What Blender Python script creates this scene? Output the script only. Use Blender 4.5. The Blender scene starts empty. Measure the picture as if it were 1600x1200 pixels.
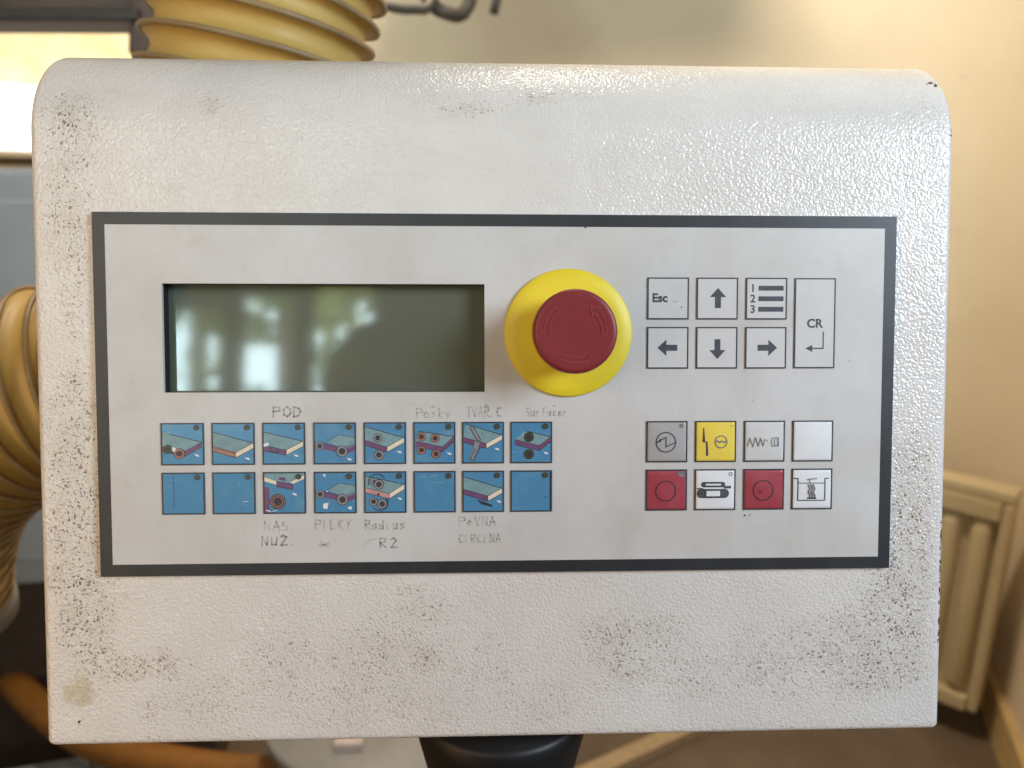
import bpy, bmesh, math, random
from mathutils import Vector, Matrix
R = math.radians
SC = bpy.context.scene
COL = SC.collection
random.seed(7)
S = 0.001
LEAN = R(12.4)                      # the face of the control box leans back
CENTRE = Vector((0, 0, 1.32))       # centre of the keypad plate

# ------------------------------------------------------------------ camera
cam = bpy.data.cameras.new('camera'); camo = bpy.data.objects.new('camera', cam); COL.objects.link(camo)
cam.sensor_width = 36; cam.lens = 27.0; cam.clip_start = 0.02; cam.clip_end = 100
c_u, c_v, c_n = -0.00918, 0.02211, 0.36327      # stands 36 cm in front of the plate
nv_ = Vector((0, -math.cos(LEAN), math.sin(LEAN))); vv_ = Vector((0, math.sin(LEAN), math.cos(LEAN)))
cloc = CENTRE + Vector((1, 0, 0)) * c_u + vv_ * c_v + nv_ * c_n
rot = Matrix(((0.9992842, 0.0021896, -0.0377665), (-0.0370400, 0.2595733, -0.9650128), (0.0076902, 0.9657209, 0.2594686)))
camo.matrix_world = Matrix.Translation(cloc) @ rot.to_4x4()
cam.dof.use_dof = True; cam.dof.focus_distance = 0.364; cam.dof.aperture_fstop = 7.0
SC.camera = camo

# ------------------------------------------------------------------ light
w = bpy.data.worlds.new('World'); SC.world = w; w.use_nodes = True
w.node_tree.nodes['Background'].inputs[0].default_value = (1.0, 0.80, 0.60, 1)
w.node_tree.nodes['Background'].inputs[1].default_value = 0.14

def area(name, loc, target, sx, sy, power, col):
    l = bpy.data.lights.new(name, 'AREA'); l.shape = 'RECTANGLE'; l.size = sx; l.size_y = sy
    l.energy = power; l.color = col
    o = bpy.data.objects.new(name, l); COL.objects.link(o); o.location = loc
    o.rotation_euler = (Vector(target) - Vector(loc)).to_track_quat('-Z', 'Y').to_euler()
    return o
area('window_light', (0.98, -0.74, 1.84), (0.10, 0, 1.34), 0.52, 0.46, 18.0, (0.72, 0.85, 1.0))
area('warm_side_light', (-0.80, -0.66, 1.34), (-.10, 0, 1.2), 0.28, 1.05, 4.0, (1.0, 0.60, 0.28))
area('left_window_light', (-0.60, -1.25, 2.06), (-.1, 0, 1.35), 0.42, 0.34, 2.4, (1.0, 0.93, 0.82))
area('leaf_fill_light', (-1.5, -4.3, 4.6), (-1.7, -6.5, 2.8), 2.0, 1.0, 2400, (1.0, 0.97, 0.88))  # added fill above the trees, brightens the foliage mirrored in the display
area('ceiling_lamp', (-0.12, 1.10, 3.2), (0.5, 1.55, 1.0), 0.9, 0.35, 52, (1.0, 0.86, 0.66))
SC.view_settings.view_transform = 'Standard'; SC.view_settings.look = 'None'
SC.view_settings.exposure = -0.10; SC.view_settings.gamma = 1

# ------------------------------------------------------------------ helpers
def tag(o, label=None, cat=None, group=None, kind=None):
    if label: o['label'] = label
    if cat: o['category'] = cat
    if group: o['group'] = group
    if kind: o['kind'] = kind
    return o

def link(name, me, mats, parent=None, loc=(0, 0, 0), smooth=False):
    o = bpy.data.objects.new(name, me); COL.objects.link(o)
    for m in (mats if isinstance(mats, (list, tuple)) else [mats]):
        if m.name not in [x.name for x in me.materials if x]: me.materials.append(m)
    o.parent = parent; o.location = loc
    if smooth:
        for p in me.polygons: p.use_smooth = True
    return o

def empty(name, loc, rot=(0, 0, 0)):
    o = bpy.data.objects.new(name, None); COL.objects.link(o); o.location = loc; o.rotation_euler = rot
    o.empty_display_size = 0.05
    return o

def pydata(name, v, f):
    me = bpy.data.meshes.new(name); me.from_pydata([tuple(x) for x in v], [], f); me.update(); return me

def box(bm, c, s, m=None, bev=0.0):
    r = bmesh.ops.create_cube(bm, size=1)
    vs = r['verts']
    for v in vs:
        v.co = Vector((v.co.x * s[0], v.co.y * s[1], v.co.z * s[2]))
    if bev:
        es = list({e for v in vs for e in v.link_edges})
        rr = bmesh.ops.bevel(bm, geom=es, offset=bev, segments=2, affect='EDGES', profile=0.6)
        vs = list({v for f in rr['faces'] for v in f.verts} | {v for v in vs if v.is_valid})
    for v in vs:
        p = v.co.copy()
        if m is not None: p = m @ p
        v.co = p + Vector(c)

def from_bm(name, bm):
    bmesh.ops.recalc_face_normals(bm, faces=bm.faces[:])
    me = bpy.data.meshes.new(name); bm.to_mesh(me); bm.free(); return me

def box_mesh(name, c, s, bev=0.0, m=None):
    bm = bmesh.new(); box(bm, c, s, m, bev); return from_bm(name, bm)

def lathe(name, prof, n=64, axis='z'):
    """prof = (radius, height) list, revolved about z (or about -y, towards the viewer)"""
    v, f = [], []
    for (r, h) in prof:
        for k in range(n):
            a = 2 * math.pi * k / n
            x, y = r * math.cos(a), r * math.sin(a)
            v.append((x, y, h) if axis == 'z' else (x, -h, y))
    for i in range(len(prof) - 1):
        for k in range(n):
            k2 = (k + 1) % n
            f.append((i * n + k, i * n + k2, (i + 1) * n + k2, (i + 1) * n + k))
    f.append(tuple(range(n))[::-1]); f.append(tuple((len(prof) - 1) * n + k for k in range(n)))
    return pydata(name, v, f)

def smooth_path(pts, step):
    P = [Vector(p) for p in pts]; P = [P[0] * 2 - P[1]] + P + [P[-1] * 2 - P[-2]]
    out = []
    for i in range(1, len(P) - 2):
        p0, p1, p2, p3 = P[i - 1:i + 3]
        n = max(2, int((p2 - p1).length / step))
        for k in range(n):
            t = k / n
            out.append(0.5 * ((2 * p1) + (p2 - p0) * t + (2 * p0 - 5 * p1 + 4 * p2 - p3) * t * t + (3 * p1 - p0 - 3 * p2 + p3) * t ** 3))
    out.append(P[-2]); return out

def frames(path):
    T = []
    for i in range(len(path)):
        a = path[max(0, i - 1)]; b = path[min(len(path) - 1, i + 1)]
        T.append((b - a).normalized())
    u = T[0].orthogonal().normalized(); out = []
    for t in T:
        u = (u - t * u.dot(t)).normalized(); out.append((t, u, t.cross(u)))
    return out

def tube(name, pts, r, step=0.01, seg=12):
    path = smooth_path(pts, step); fr = frames(path); v, f = [], []
    for p, (t, u, b) in zip(path, fr):
        for k in range(seg):
            a = 2 * math.pi * k / seg
            v.append(p + (u * math.cos(a) + b * math.sin(a)) * r)
    for i in range(len(path) - 1):
        for k in range(seg):
            k2 = (k + 1) % seg
            f.append((i * seg + k, i * seg + k2, (i + 1) * seg + k2, (i + 1) * seg + k))
    f.append(tuple(range(seg))); f.append(tuple((len(path) - 1) * seg + k for k in range(seg)))
    return pydata(name, v, f)

# ------------------------------------------------------------------ materials
class N:
    """small node-graph helper"""
    def __init__(s, name):
        s.m = bpy.data.materials.new(name); s.m.use_nodes = True; s.t = s.m.node_tree
        s.b = s.t.nodes['Principled BSDF']
    def n(s, typ, **kw):
        nd = s.t.nodes.new(typ)
        for k, v in kw.items():
            if k.startswith('_'): nd.inputs[k[1:].replace('_', ' ')].default_value = v
            else: setattr(nd, k, v)
        return nd
    def l(s, a, b): s.t.links.new(a, b)
    def coord(s): return s.n('ShaderNodeTexCoord').outputs['Object']
    def noise(s, vec, scale, detail=2.0, rough=0.5):
        nd = s.n('ShaderNodeTexNoise'); nd.inputs['Scale'].default_value = scale
        nd.inputs['Detail'].default_value = detail; nd.inputs['Roughness'].default_value = rough
        s.l(vec, nd.inputs['Vector']); return nd.outputs['Fac']
    def math(s, op, a, b=None, c=None, clamp=False):
        nd = s.n('ShaderNodeMath', operation=op, use_clamp=clamp)
        for i, x in enumerate((a, b, c)):
            if x is None: continue
            if isinstance(x, (int, float)): nd.inputs[i].default_value = x
            else: s.l(x, nd.inputs[i])
        return nd.outputs[0]
    def step(s, x, lo, hi):
        nd = s.n('ShaderNodeMapRange', interpolation_type='SMOOTHSTEP')
        nd.inputs['From Min'].default_value = lo; nd.inputs['From Max'].default_value = hi
        s.l(x, nd.inputs['Value']); return nd.outputs[0]
    def mix(s, fac, a, b):
        nd = s.n('ShaderNodeMix', data_type='RGBA')
        for sock, x in ((nd.inputs[0], fac), (nd.inputs[6], a), (nd.inputs[7], b)):
            if isinstance(x, (int, float)): sock.default_value = x
            elif isinstance(x, tuple): sock.default_value = (*x, 1) if len(x) == 3 else x
            else: s.l(x, sock)
        return nd.outputs[2]
    def bump(s, h, strength, dist, normal=None):
        nd = s.n('ShaderNodeBump'); nd.inputs['Strength'].default_value = strength; nd.inputs['Distance'].default_value = dist
        s.l(h, nd.inputs['Height'])
        if normal is not None: s.l(normal, nd.inputs['Normal'])
        s.l(nd.outputs[0], s.b.inputs['Normal']); return nd.outputs[0]
    def set(s, **kw):
        for k, v in kw.items():
            sk = s.b.inputs[k.replace('_', ' ')]
            if isinstance(v, (int, float)): sk.default_value = v
            elif isinstance(v, tuple): sk.default_value = (*v, 1) if sk.type == 'RGBA' else v
            else: s.l(v, sk)
        return s.m

def plain(name, col, rough=0.5, var=0.12, scale=30, metal=0.0, **kw):
    g = N(name); co = g.coord()
    n1 = g.noise(co, scale, 5, 0.6)
    c2 = tuple(x * (1 - var) for x in col); c1 = tuple(min(1, x * (1 + var)) for x in col)
    g.set(Base_Color=g.mix(g.step(n1, 0.3, 0.7), c2, c1), Roughness=rough, Metallic=metal, **kw)
    return g.m

def paint_material():
    g = N('textured_grey_paint'); co = g.coord()
    at = g.n('ShaderNodeAttribute', attribute_name='wear'); sep = g.n('ShaderNodeSeparateColor'); g.l(at.outputs['Color'], sep.inputs[0])
    dirt, stain, chip = sep.outputs[0], sep.outputs[1], sep.outputs[2]
    # leather-like relief of the powder coat
    wn = g.n('ShaderNodeTexNoise'); wn.inputs['Scale'].default_value = 260; wn.inputs['Detail'].default_value = 1; g.l(co, wn.inputs['Vector'])
    warp = g.n('ShaderNodeVectorMath', operation='MULTIPLY_ADD'); g.l(wn.outputs['Color'], warp.inputs[0]); warp.inputs[1].default_value = (0.0022,) * 3; g.l(co, warp.inputs[2])
    vo = g.n('ShaderNodeTexVoronoi', feature='SMOOTH_F1'); vo.inputs['Scale'].default_value = 780; vo.inputs['Smoothness'].default_value = 0.6
    g.l(warp.outputs[0], vo.inputs['Vector'])
    h = g.math('MULTIPLY', vo.outputs['Distance'], -1.0)
    h2 = g.math('MULTIPLY_ADD', g.noise(co, 850, 2), 0.35, h)
    # dark specks where dirt sits in the pits
    wn2 = g.n('ShaderNodeTexNoise'); wn2.inputs['Scale'].default_value = 430; wn2.inputs['Detail'].default_value = 1; g.l(co, wn2.inputs['Vector'])
    wp2 = g.n('ShaderNodeVectorMath', operation='MULTIPLY_ADD'); g.l(wn2.outputs['Color'], wp2.inputs[0]); wp2.inputs[1].default_value = (0.0034,) * 3; g.l(co, wp2.inputs[2])
    vs = g.n('ShaderNodeTexVoronoi', feature='F1'); vs.inputs['Scale'].default_value = 600; g.l(wp2.outputs[0], vs.inputs['Vector'])
    patch = g.step(g.noise(co, 110, 4, 0.7), 0.36, 0.60)
    amt = g.math('MULTIPLY', dirt, g.math('MULTIPLY_ADD', patch, 0.70, 0.55))
    rnd = g.n('ShaderNodeSeparateColor'); g.l(vs.outputs['Color'], rnd.inputs[0])
    here = g.step(g.math('SUBTRACT', amt, rnd.outputs[0]), -0.05, 0.12)
    thr = g.math('MULTIPLY', g.math('MULTIPLY_ADD', rnd.outputs[2], 0.26, 0.20), g.math('MULTIPLY_ADD', dirt, 0.32, 0.68))
    speck = g.math('MULTIPLY', g.math('MULTIPLY', here, g.math('MULTIPLY_ADD', dirt, 0.72, 0.22, True)), g.step(g.math('SUBTRACT', thr, vs.outputs['Distance']), 0.0, 0.07))
    vf = g.n('ShaderNodeTexVoronoi', feature='F1'); vf.inputs['Scale'].default_value = 1050; g.l(wp2.outputs[0], vf.inputs['Vector'])
    rf = g.n('ShaderNodeSeparateColor'); g.l(vf.outputs['Color'], rf.inputs[0])
    fine = g.math('MULTIPLY', g.step(g.math('SUBTRACT', g.math('MULTIPLY', amt, 0.75), rf.outputs[0]), -0.05, 0.10), g.step(g.math('SUBTRACT', g.math('MULTIPLY_ADD', rf.outputs[1], 0.2, 0.28), vf.outputs['Distance']), 0.0, 0.1))
    # small stray specks everywhere
    v3 = g.n('ShaderNodeTexVoronoi', feature='F1'); v3.inputs['Scale'].default_value = 110; g.l(warp.outputs[0], v3.inputs['Vector'])
    stray = g.step(g.math('SUBTRACT', 0.045, v3.outputs['Distance']), 0.0, 0.03)
    base = g.mix(g.step(g.noise(co, 22, 5, 0.6), 0.25, 0.8), (0.70, 0.665, 0.625), (0.77, 0.735, 0.70))
    base = g.mix(g.math('MULTIPLY', g.step(g.math('MULTIPLY', dirt, g.noise(co, 120, 3)), 0.1, 0.8), 0.22), base, (0.46, 0.40, 0.31))
    st = g.step(g.math('ADD', g.math('MULTIPLY', g.noise(co, 260, 4, 0.7), 0.9), g.math('MULTIPLY_ADD', g.noise(co, 55, 3, 0.6), 1.3, g.math('MULTIPLY_ADD', stain, 0.9, -1.55))), 0.02, 0.38)
    base = g.mix(g.math('MULTIPLY', st, 0.55), base, (0.47, 0.38, 0.19))
    mp = g.n('ShaderNodeMapping'); mp.inputs['Scale'].default_value = (14, 14, 60); mp.inputs['Rotation'].default_value = (0, 0.5, 0); g.l(co, mp.inputs['Vector'])
    smear = g.step(g.noise(mp.outputs[0], 1.0, 5, 0.65), 0.52, 0.78)
    base = g.mix(g.math('MULTIPLY', smear, 0.20), base, (0.50, 0.44, 0.36))
    base = g.mix(g.math('MULTIPLY', stray, 0.35), base, (0.2, 0.16, 0.11))
    base = g.mix(g.math('MULTIPLY', fine, 0.5), base, (0.17, 0.115, 0.07))
    base = g.mix(g.math('MULTIPLY', speck, 0.9), base, g.mix(rnd.outputs[1], (0.07, 0.044, 0.028), (0.20, 0.125, 0.070)))
    ch = g.step(g.math('MULTIPLY', chip, g.noise(co, 320, 3, 0.7)), 0.40, 0.46)
    base = g.mix(ch, base, (0.075, 0.040, 0.025))
    g.bump(h2, 0.5, 0.0007)
    return g.set(Base_Color=base, Roughness=g.math('MULTIPLY_ADD', speck, 0.35, 0.17), IOR=1.52)

def plate_material():
    g = N('grey_plate_film'); co = g.coord()
    a = g.noise(co, 16, 5, 0.62); b = g.noise(co, 60, 5, 0.7)
    base = g.mix(g.step(a, 0.3, 0.75), (0.575, 0.555, 0.53), (0.655, 0.65, 0.645))
    base = g.mix(g.math('MULTIPLY', g.step(b, 0.55, 0.8), 0.38), base, (0.45, 0.41, 0.34))
    mp = g.n('ShaderNodeMapping'); mp.inputs['Scale'].default_value = (25, 25, 7); mp.inputs['Rotation'].default_value = (0, 0.25, 0); g.l(co, mp.inputs['Vector'])
    base = g.mix(g.math('MULTIPLY', g.step(g.noise(mp.outputs[0], 1.0, 6, 0.7), 0.50, 0.74), 0.30), base, (0.48, 0.43, 0.36))
    v = g.n('ShaderNodeTexVoronoi', feature='F1'); v.inputs['Scale'].default_value = 60; g.l(co, v.inputs['Vector'])
    base = g.mix(g.math('MULTIPLY', g.step(g.math('SUBTRACT', 0.035, v.outputs['Distance']), 0, 0.02), 0.5), base, (0.16, 0.13, 0.1))
    g.bump(g.noise(co, 1500, 2), 0.10, 0.0002)
    return g.set(Base_Color=base, Roughness=0.40, IOR=1.45)

def lcd_material():
    g = N('dark_lcd'); co = g.coord()
    sx = g.n('ShaderNodeSeparateXYZ'); g.l(co, sx.inputs[0])
    wv = g.math('MULTIPLY_ADD', g.math('SINE', g.math('MULTIPLY', sx.outputs[0], 4400)), 0.5, 0.5)
    wz = g.math('MULTIPLY_ADD', g.math('SINE', g.math('MULTIPLY', sx.outputs[2], 4400)), 0.5, 0.5)
    base = g.mix(g.math('MULTIPLY', g.math('ADD', wv, wz), 0.09), (0.125, 0.135, 0.098), (0.19, 0.205, 0.165))
    v = g.n('ShaderNodeTexVoronoi', feature='F1'); v.inputs['Scale'].default_value = 180; g.l(co, v.inputs['Vector'])
    base = g.mix(g.step(g.math('SUBTRACT', 0.04, v.outputs['Distance']), 0, 0.03), base, (0.3, 0.3, 0.24))
    return g.set(Base_Color=base, Roughness=0.06, IOR=1.52)

M = {}
M['paint'] = paint_material(); M['plate'] = plate_material(); M['lcd'] = lcd_material()
M['border'] = plain('black_printed_border', (0.030, 0.031, 0.034), 0.42, 0.15, 40)
M['recess'] = plain('black_bezel', (0.012, 0.013, 0.013), 0.5)
M['ink'] = plain('dark_ink', (0.055, 0.058, 0.07), 0.5, 0.2, 300)
M['ink2'] = plain('worn_ink', (0.17, 0.17, 0.175), 0.5, 0.3, 400)

def pencil(name, col, thin):
    g = N(name); co = g.coord()
    al = g.math('MULTIPLY', g.math('MULTIPLY_ADD', g.step(g.noise(co, 520, 3, 0.7), 0.3, 0.7), 0.45, 0.55), g.math('MULTIPLY_ADD', g.step(g.noise(co, 130, 2), 0.35, 0.65), 0.6, 0.4))
    return g.set(Base_Color=col, Roughness=0.6, Alpha=g.math('MULTIPLY', al, thin))
M['graphite'] = pencil('graphite_pencil', (0.14, 0.125, 0.105), 0.55)
M['graphite2'] = pencil('faded_graphite_pencil', (0.20, 0.18, 0.15), 0.34)

def key_film(name, col, wear, amount=0.35, rough=0.3):
    g = N(name); co = g.n('ShaderNodeNewGeometry').outputs['Position']
    a = g.noise(co, 90, 5, 0.65)
    base = g.mix(g.math('MULTIPLY', g.step(a, 0.45, 0.8), amount), col, wear)
    m = g.n('ShaderNodeMapping'); m.inputs['Scale'].default_value = (90, 600, 900); g.l(co, m.inputs['Vector'])
    sc = g.noise(m.outputs[0], 1.0, 2)
    base = g.mix(g.math('MULTIPLY', g.step(sc, 0.70, 0.78), amount), base, tuple(min(1, x * 1.7 + .05) for x in col))
    return g.set(Base_Color=base, Roughness=rough, IOR=1.45)
M['blue'] = key_film('blue_key_film', (0.085, 0.255, 0.44), (0.18, 0.335, 0.45), 0.6, 0.22)
M['keygrey'] = key_film('pale_key_film', (0.66, 0.655, 0.65), (0.55, 0.53, 0.49))
M['keydull'] = key_film('dull_grey_key_film', (0.42, 0.41, 0.40), (0.34, 0.33, 0.31))
M['keywhite'] = key_film('white_key_film', (0.80, 0.81, 0.83), (0.72, 0.72, 0.72), 0.3, 0.25)
M['keyyellow'] = key_film('yellow_key_film', (0.86, 0.66, 0.09), (0.80, 0.62, 0.22))
M['keyred'] = key_film('red_key_film', (0.37, 0.058, 0.078), (0.50, 0.19, 0.21))
M['slab'] = plain('pictogram_teal', (0.20, 0.33, 0.36), 0.35, 0.12, 300)
M['purple'] = plain('pictogram_purple', (0.17, 0.075, 0.17), 0.35, 0.12, 300)
M['cream'] = plain('pictogram_cream', (0.80, 0.69, 0.53), 0.35, 0.06, 300)
M['brick'] = plain('pictogram_brown', (0.37, 0.17, 0.12), 0.35, 0.1, 300)
M['pink'] = plain('pictogram_pink', (0.55, 0.28, 0.26), 0.35, 0.1, 300)
M['wheel'] = plain('pictogram_dark', (0.045, 0.040, 0.05), 0.35, 0.2, 300)
M['hub'] = plain('pictogram_grey', (0.27, 0.25, 0.26), 0.35, 0.12, 300)
M['olive'] = plain('pictogram_olive', (0.07, 0.07, 0.035), 0.35, 0.2, 300)
M['white'] = plain('pictogram_white', (0.80, 0.80, 0.80), 0.35, 0.05, 300)
M['yellow'] = plain('yellow_plastic', (0.83, 0.66, 0.030), 0.45, 0.04, 60)
M['red'] = plain('dull_red_plastic', (0.225, 0.022, 0.027), 0.42, 0.06, 90)
M['redline'] = plain('lighter_red_plastic', (0.285, 0.052, 0.058), 0.38, 0.06, 90)  # slightly lighter red for the raised arrow outlines
M['black'] = plain('black_plastic', (0.008, 0.008, 0.009), 0.5, 0.2, 40)
M['blackline'] = plain('key_outline_ink', (0.038, 0.038, 0.045), 0.4, 0.2, 200)

# ------------------------------------------------------------------ control console
# plate coordinates: u to the right, v up, n out of the plate, in millimetres
BASEV = -165.0
def P(u, v, n): return Vector((u, -n, v - BASEV)) * S
console = empty('control_console', CENTRE + vv_ * (BASEV * S), (-LEAN, 0, 0))
tag(console, 'worn pale grey control box with framed keypad, dark display and red stop button', 'control console')

NF = -2.6                                # the sheet-metal face lies this far behind the plate's front
DIRT = [(-199.5, -62.0, 11.5, 72.0, 0.80), (201.0, -75.0, 10.5, 52.0, 0.85), (-199.0, 85.0, 9.5, 48.0, 0.55), (160.0, -128.0, 45.0, 22.0, 0.35), (-120.0, -140.0, 60.0, 18.0, 0.15), (10.0, -135.0, 80.0, 20.0, 0.14), (-199.9, 137.0, 10.5, 4.2, 0.7), (-198.4, 125.0, 12.0, 9.0, 0.9), (-195.5, 108.5, 9.0, 6.0, 0.5), (-202.9, 95.0, 7.5, 18.0, 0.5), (-201.4, 67.9, 9.0, 18.0, 0.6), (-198.4, 40.9, 7.5, 15.0, 0.6), (-198.4, 7.8, 8.4, 7.5, 0.9), (-199.9, -7.2, 12.0, 12.0, 0.9), (-199.9, -31.3, 12.0, 18.0, 1.0), (-199.9, -55.3, 12.0, 15.0, 1.0), (-195.5, -61.3, 9.0, 7.5, 0.9), (-204.4, -76.3, 9.0, 15.0, 0.8), (-199.9, -91.4, 12.0, 12.0, 1), (-199.9, -112.4, 10.5, 12.0, 1), (-188.0, -103.4, 6.0, 12.0, 0.7), (-191.0, -124.4, 10.5, 7.5, 0.8), (-179.0, -130.4, 12.0, 6.6, 1.0), (-161.1, -128.9, 6.6, 6.6, 0.9), (-164.1, -119.9, 4.5, 1.8, 0.6), (-166.5, -150.0, 7.5, 7.5, 0.7), (-165.6, -163.5, 7.5, 2.4, 0.7), (-140.1, -145.5, 17.9, 12.0, 0.45), (-107.3, -127.4, 17.9, 15.0, 0.55), (-101.9, -104.9, 9.0, 2.1, 0.5), (-68.4, -127.4, 14.9, 15.0, 0.5), (-44.5, -92.9, 6.0, 3.6, 0.7), (-35.5, -103.4, 10.5, 9.0, 0.6), (-36.1, -128.3, 6.6, 6.6, 1.0), (-50.4, -118.4, 17.9, 18.0, 0.5), (-8.6, -133.4, 14.9, 12.0, 0.45), (-74.4, -151.5, 23.9, 12.0, 0.4), (-35.5, -154.5, 17.9, 9.0, 0.4), (18.3, -151.5, 20.9, 9.0, 0.4), (51.2, -118.4, 12.0, 12.0, 0.7), (57.2, -130.4, 10.5, 15.0, 0.6), (75.1, -115.4, 14.9, 9.0, 0.8), (84.1, -133.4, 20.9, 12.0, 0.5), (99.1, -139.4, 23.9, 15.0, 0.4), (137.9, -133.4, 23.9, 18.0, 0.5), (167.8, -112.4, 9.0, 6.0, 0.8), (173.8, -127.4, 20.9, 15.0, 0.7), (188.8, -109.4, 14.9, 18.0, 1.0), (194.7, -85.3, 12.0, 18.0, 0.9), (197.7, -61.3, 10.5, 15.0, 0.85), (200.7, -37.3, 10.5, 18.0, 0.6), (191.7, -133.4, 17.9, 12.0, 0.9), (203.7, -103.4, 4.5, 18.0, 1), (182.8, -142.4, 17.9, 9.0, 0.5), (-16.1, 134.6, 14.9, 3.6, 0.7), (18.3, 141.5, 12.0, 4.2, 0.6), (40.8, 142.1, 6.0, 2.4, 0.6), (-134.8, 135.5, 4.2, 5.4, 0.9), (200.7, 125.0, 9.0, 18.0, 0.45), (197.7, 101.0, 7.5, 6.0, 0.5)]
STAIN = [(-201.4, -140.9, 8.4, 9.0, 1.0), (-180.5, -94.4, 4.2, 5.4, 0.7), (-125.2, -115.4, 3.0, 2.4, 0.5), (167.8, -115.4, 9.0, 7.5, 0.5), (200.7, -61.3, 3.6, 3.0, 0.6), (194.7, -55.3, 12.0, 18.0, 0.3), (197.7, 99.5, 7.5, 9.0, 0.4), (188.8, 143.0, 12.0, 12.0, 0.3), (-202.9, -100.4, 12.0, 12.0, 0.3)]

def blob(tab, u, v):
    keep = 1.0
    for (a, b, ra, rb, s) in tab:
        d = ((u - a) / ra) ** 2 + ((v - b) / rb) ** 2
        if d < 4: keep *= 1 - min(1, s * math.exp(-0.55 * d * d))
    return 1 - keep

def housing():
    HW, RB, RT, V0 = 218.0, 3.0, 48.0, 121.8
    VB = -167.6
    prof = [(VB, -120, -1, 0), (VB, -60, -1, 0), (VB, NF - RB, -1, 0)]          # v, n, normal
    for k in range(1, 7):
        a = R(90) * k / 6
        prof.append((VB + RB - RB * math.cos(a), NF - RB + RB * math.sin(a), -math.cos(a), math.sin(a)))
    v = VB + RB
    while v < V0 - 5:
        v += 3.0; prof.append((v, NF, 0, 1))
    for k in range(0, 31):
        a = R(90) * k / 30
        prof.append((V0 + RT * math.sin(a), NF - RT + RT * math.cos(a), math.sin(a), math.cos(a)))
    for n in (-80, -120): prof.append((V0 + RT, n, 1, 0))
    us, re = [], 4.0
    for d in (0, .15, .4, .8, 1.4, 2.2, 3.1, 4.0): us.append((-HW + d, re - math.sqrt(max(0, re * re - (re - d) ** 2))))
    u = -HW + 7
    while u < HW - 5.5: us.append((u, 0)); u += 3.0
    for d in (4.0, 3.1, 2.2, 1.4, .8, .4, .15, 0): us.append((HW - d, re - math.sqrt(max(0, re * re - (re - d) ** 2))))
    verts, col, faces = [], [], []
    nu = len(us)
    for (v, n, nv, nn) in prof:
        for (u, ins) in us:
            verts.append(P(u, v - nv * ins, n - nn * ins))
            dd, ss = blob(DIRT, u, v), blob(STAIN, u, v)
            if v < VB + 4: dd = max(dd, 0.25)
            ch = 0.0
            e = HW - abs(u)
            if u > 0 and e < 2.2: ch = 0.62 if v < -70 else 0.50
            if u > 0 and e < 3 and -125 < v < -60: ch = 0.86
            if u < 0 and e < 1.2: ch = 0.52
            if u > 204 and 143 < v < 158: ch = 0.8 if (u - 212) ** 2 + (v - 152) ** 2 < 12 else ch
            if 2 < v - V0 < 14 and u > 214.5: ch = .7
            if (u + 202) ** 2 + (v + 155) ** 2 < 3.5: ch = 1.0
            col.append((dd, ss, ch, 1))
    for i in range(len(prof) - 1):
        for j in range(nu - 1):
            v0, v1 = prof[i][0], prof[i + 1][0]
            if prof[i][3] == 1 and abs(us[j][0]) < 176 and abs(us[j + 1][0]) < 176 and abs(v0) < 72 and abs(v1) < 72: continue
            a = i * nu + j
            faces.append((a, a + 1, a + nu + 1, a + nu))
    L = [i * nu for i in range(len(prof))]; Rr = [i * nu + nu - 1 for i in range(len(prof))]
    faces.append(tuple(L)); faces.append(tuple(reversed(Rr)))
    me = pydata('housing', verts, faces)
    at = me.color_attributes.new('wear', 'FLOAT_COLOR', 'POINT')
    for k, c in enumerate(col): at.data[k].color = c
    o = link('housing', me, M['paint'], console)
    for p in me.polygons: p.use_smooth = len(p.vertices) == 4
    return o
housing()
# back cover, so the box is closed from behind
link('back_cover', box_mesh('back_cover', P(0, 2, -121.5), (0.433, 0.003, 0.333)), M['paint'], console)

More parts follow.
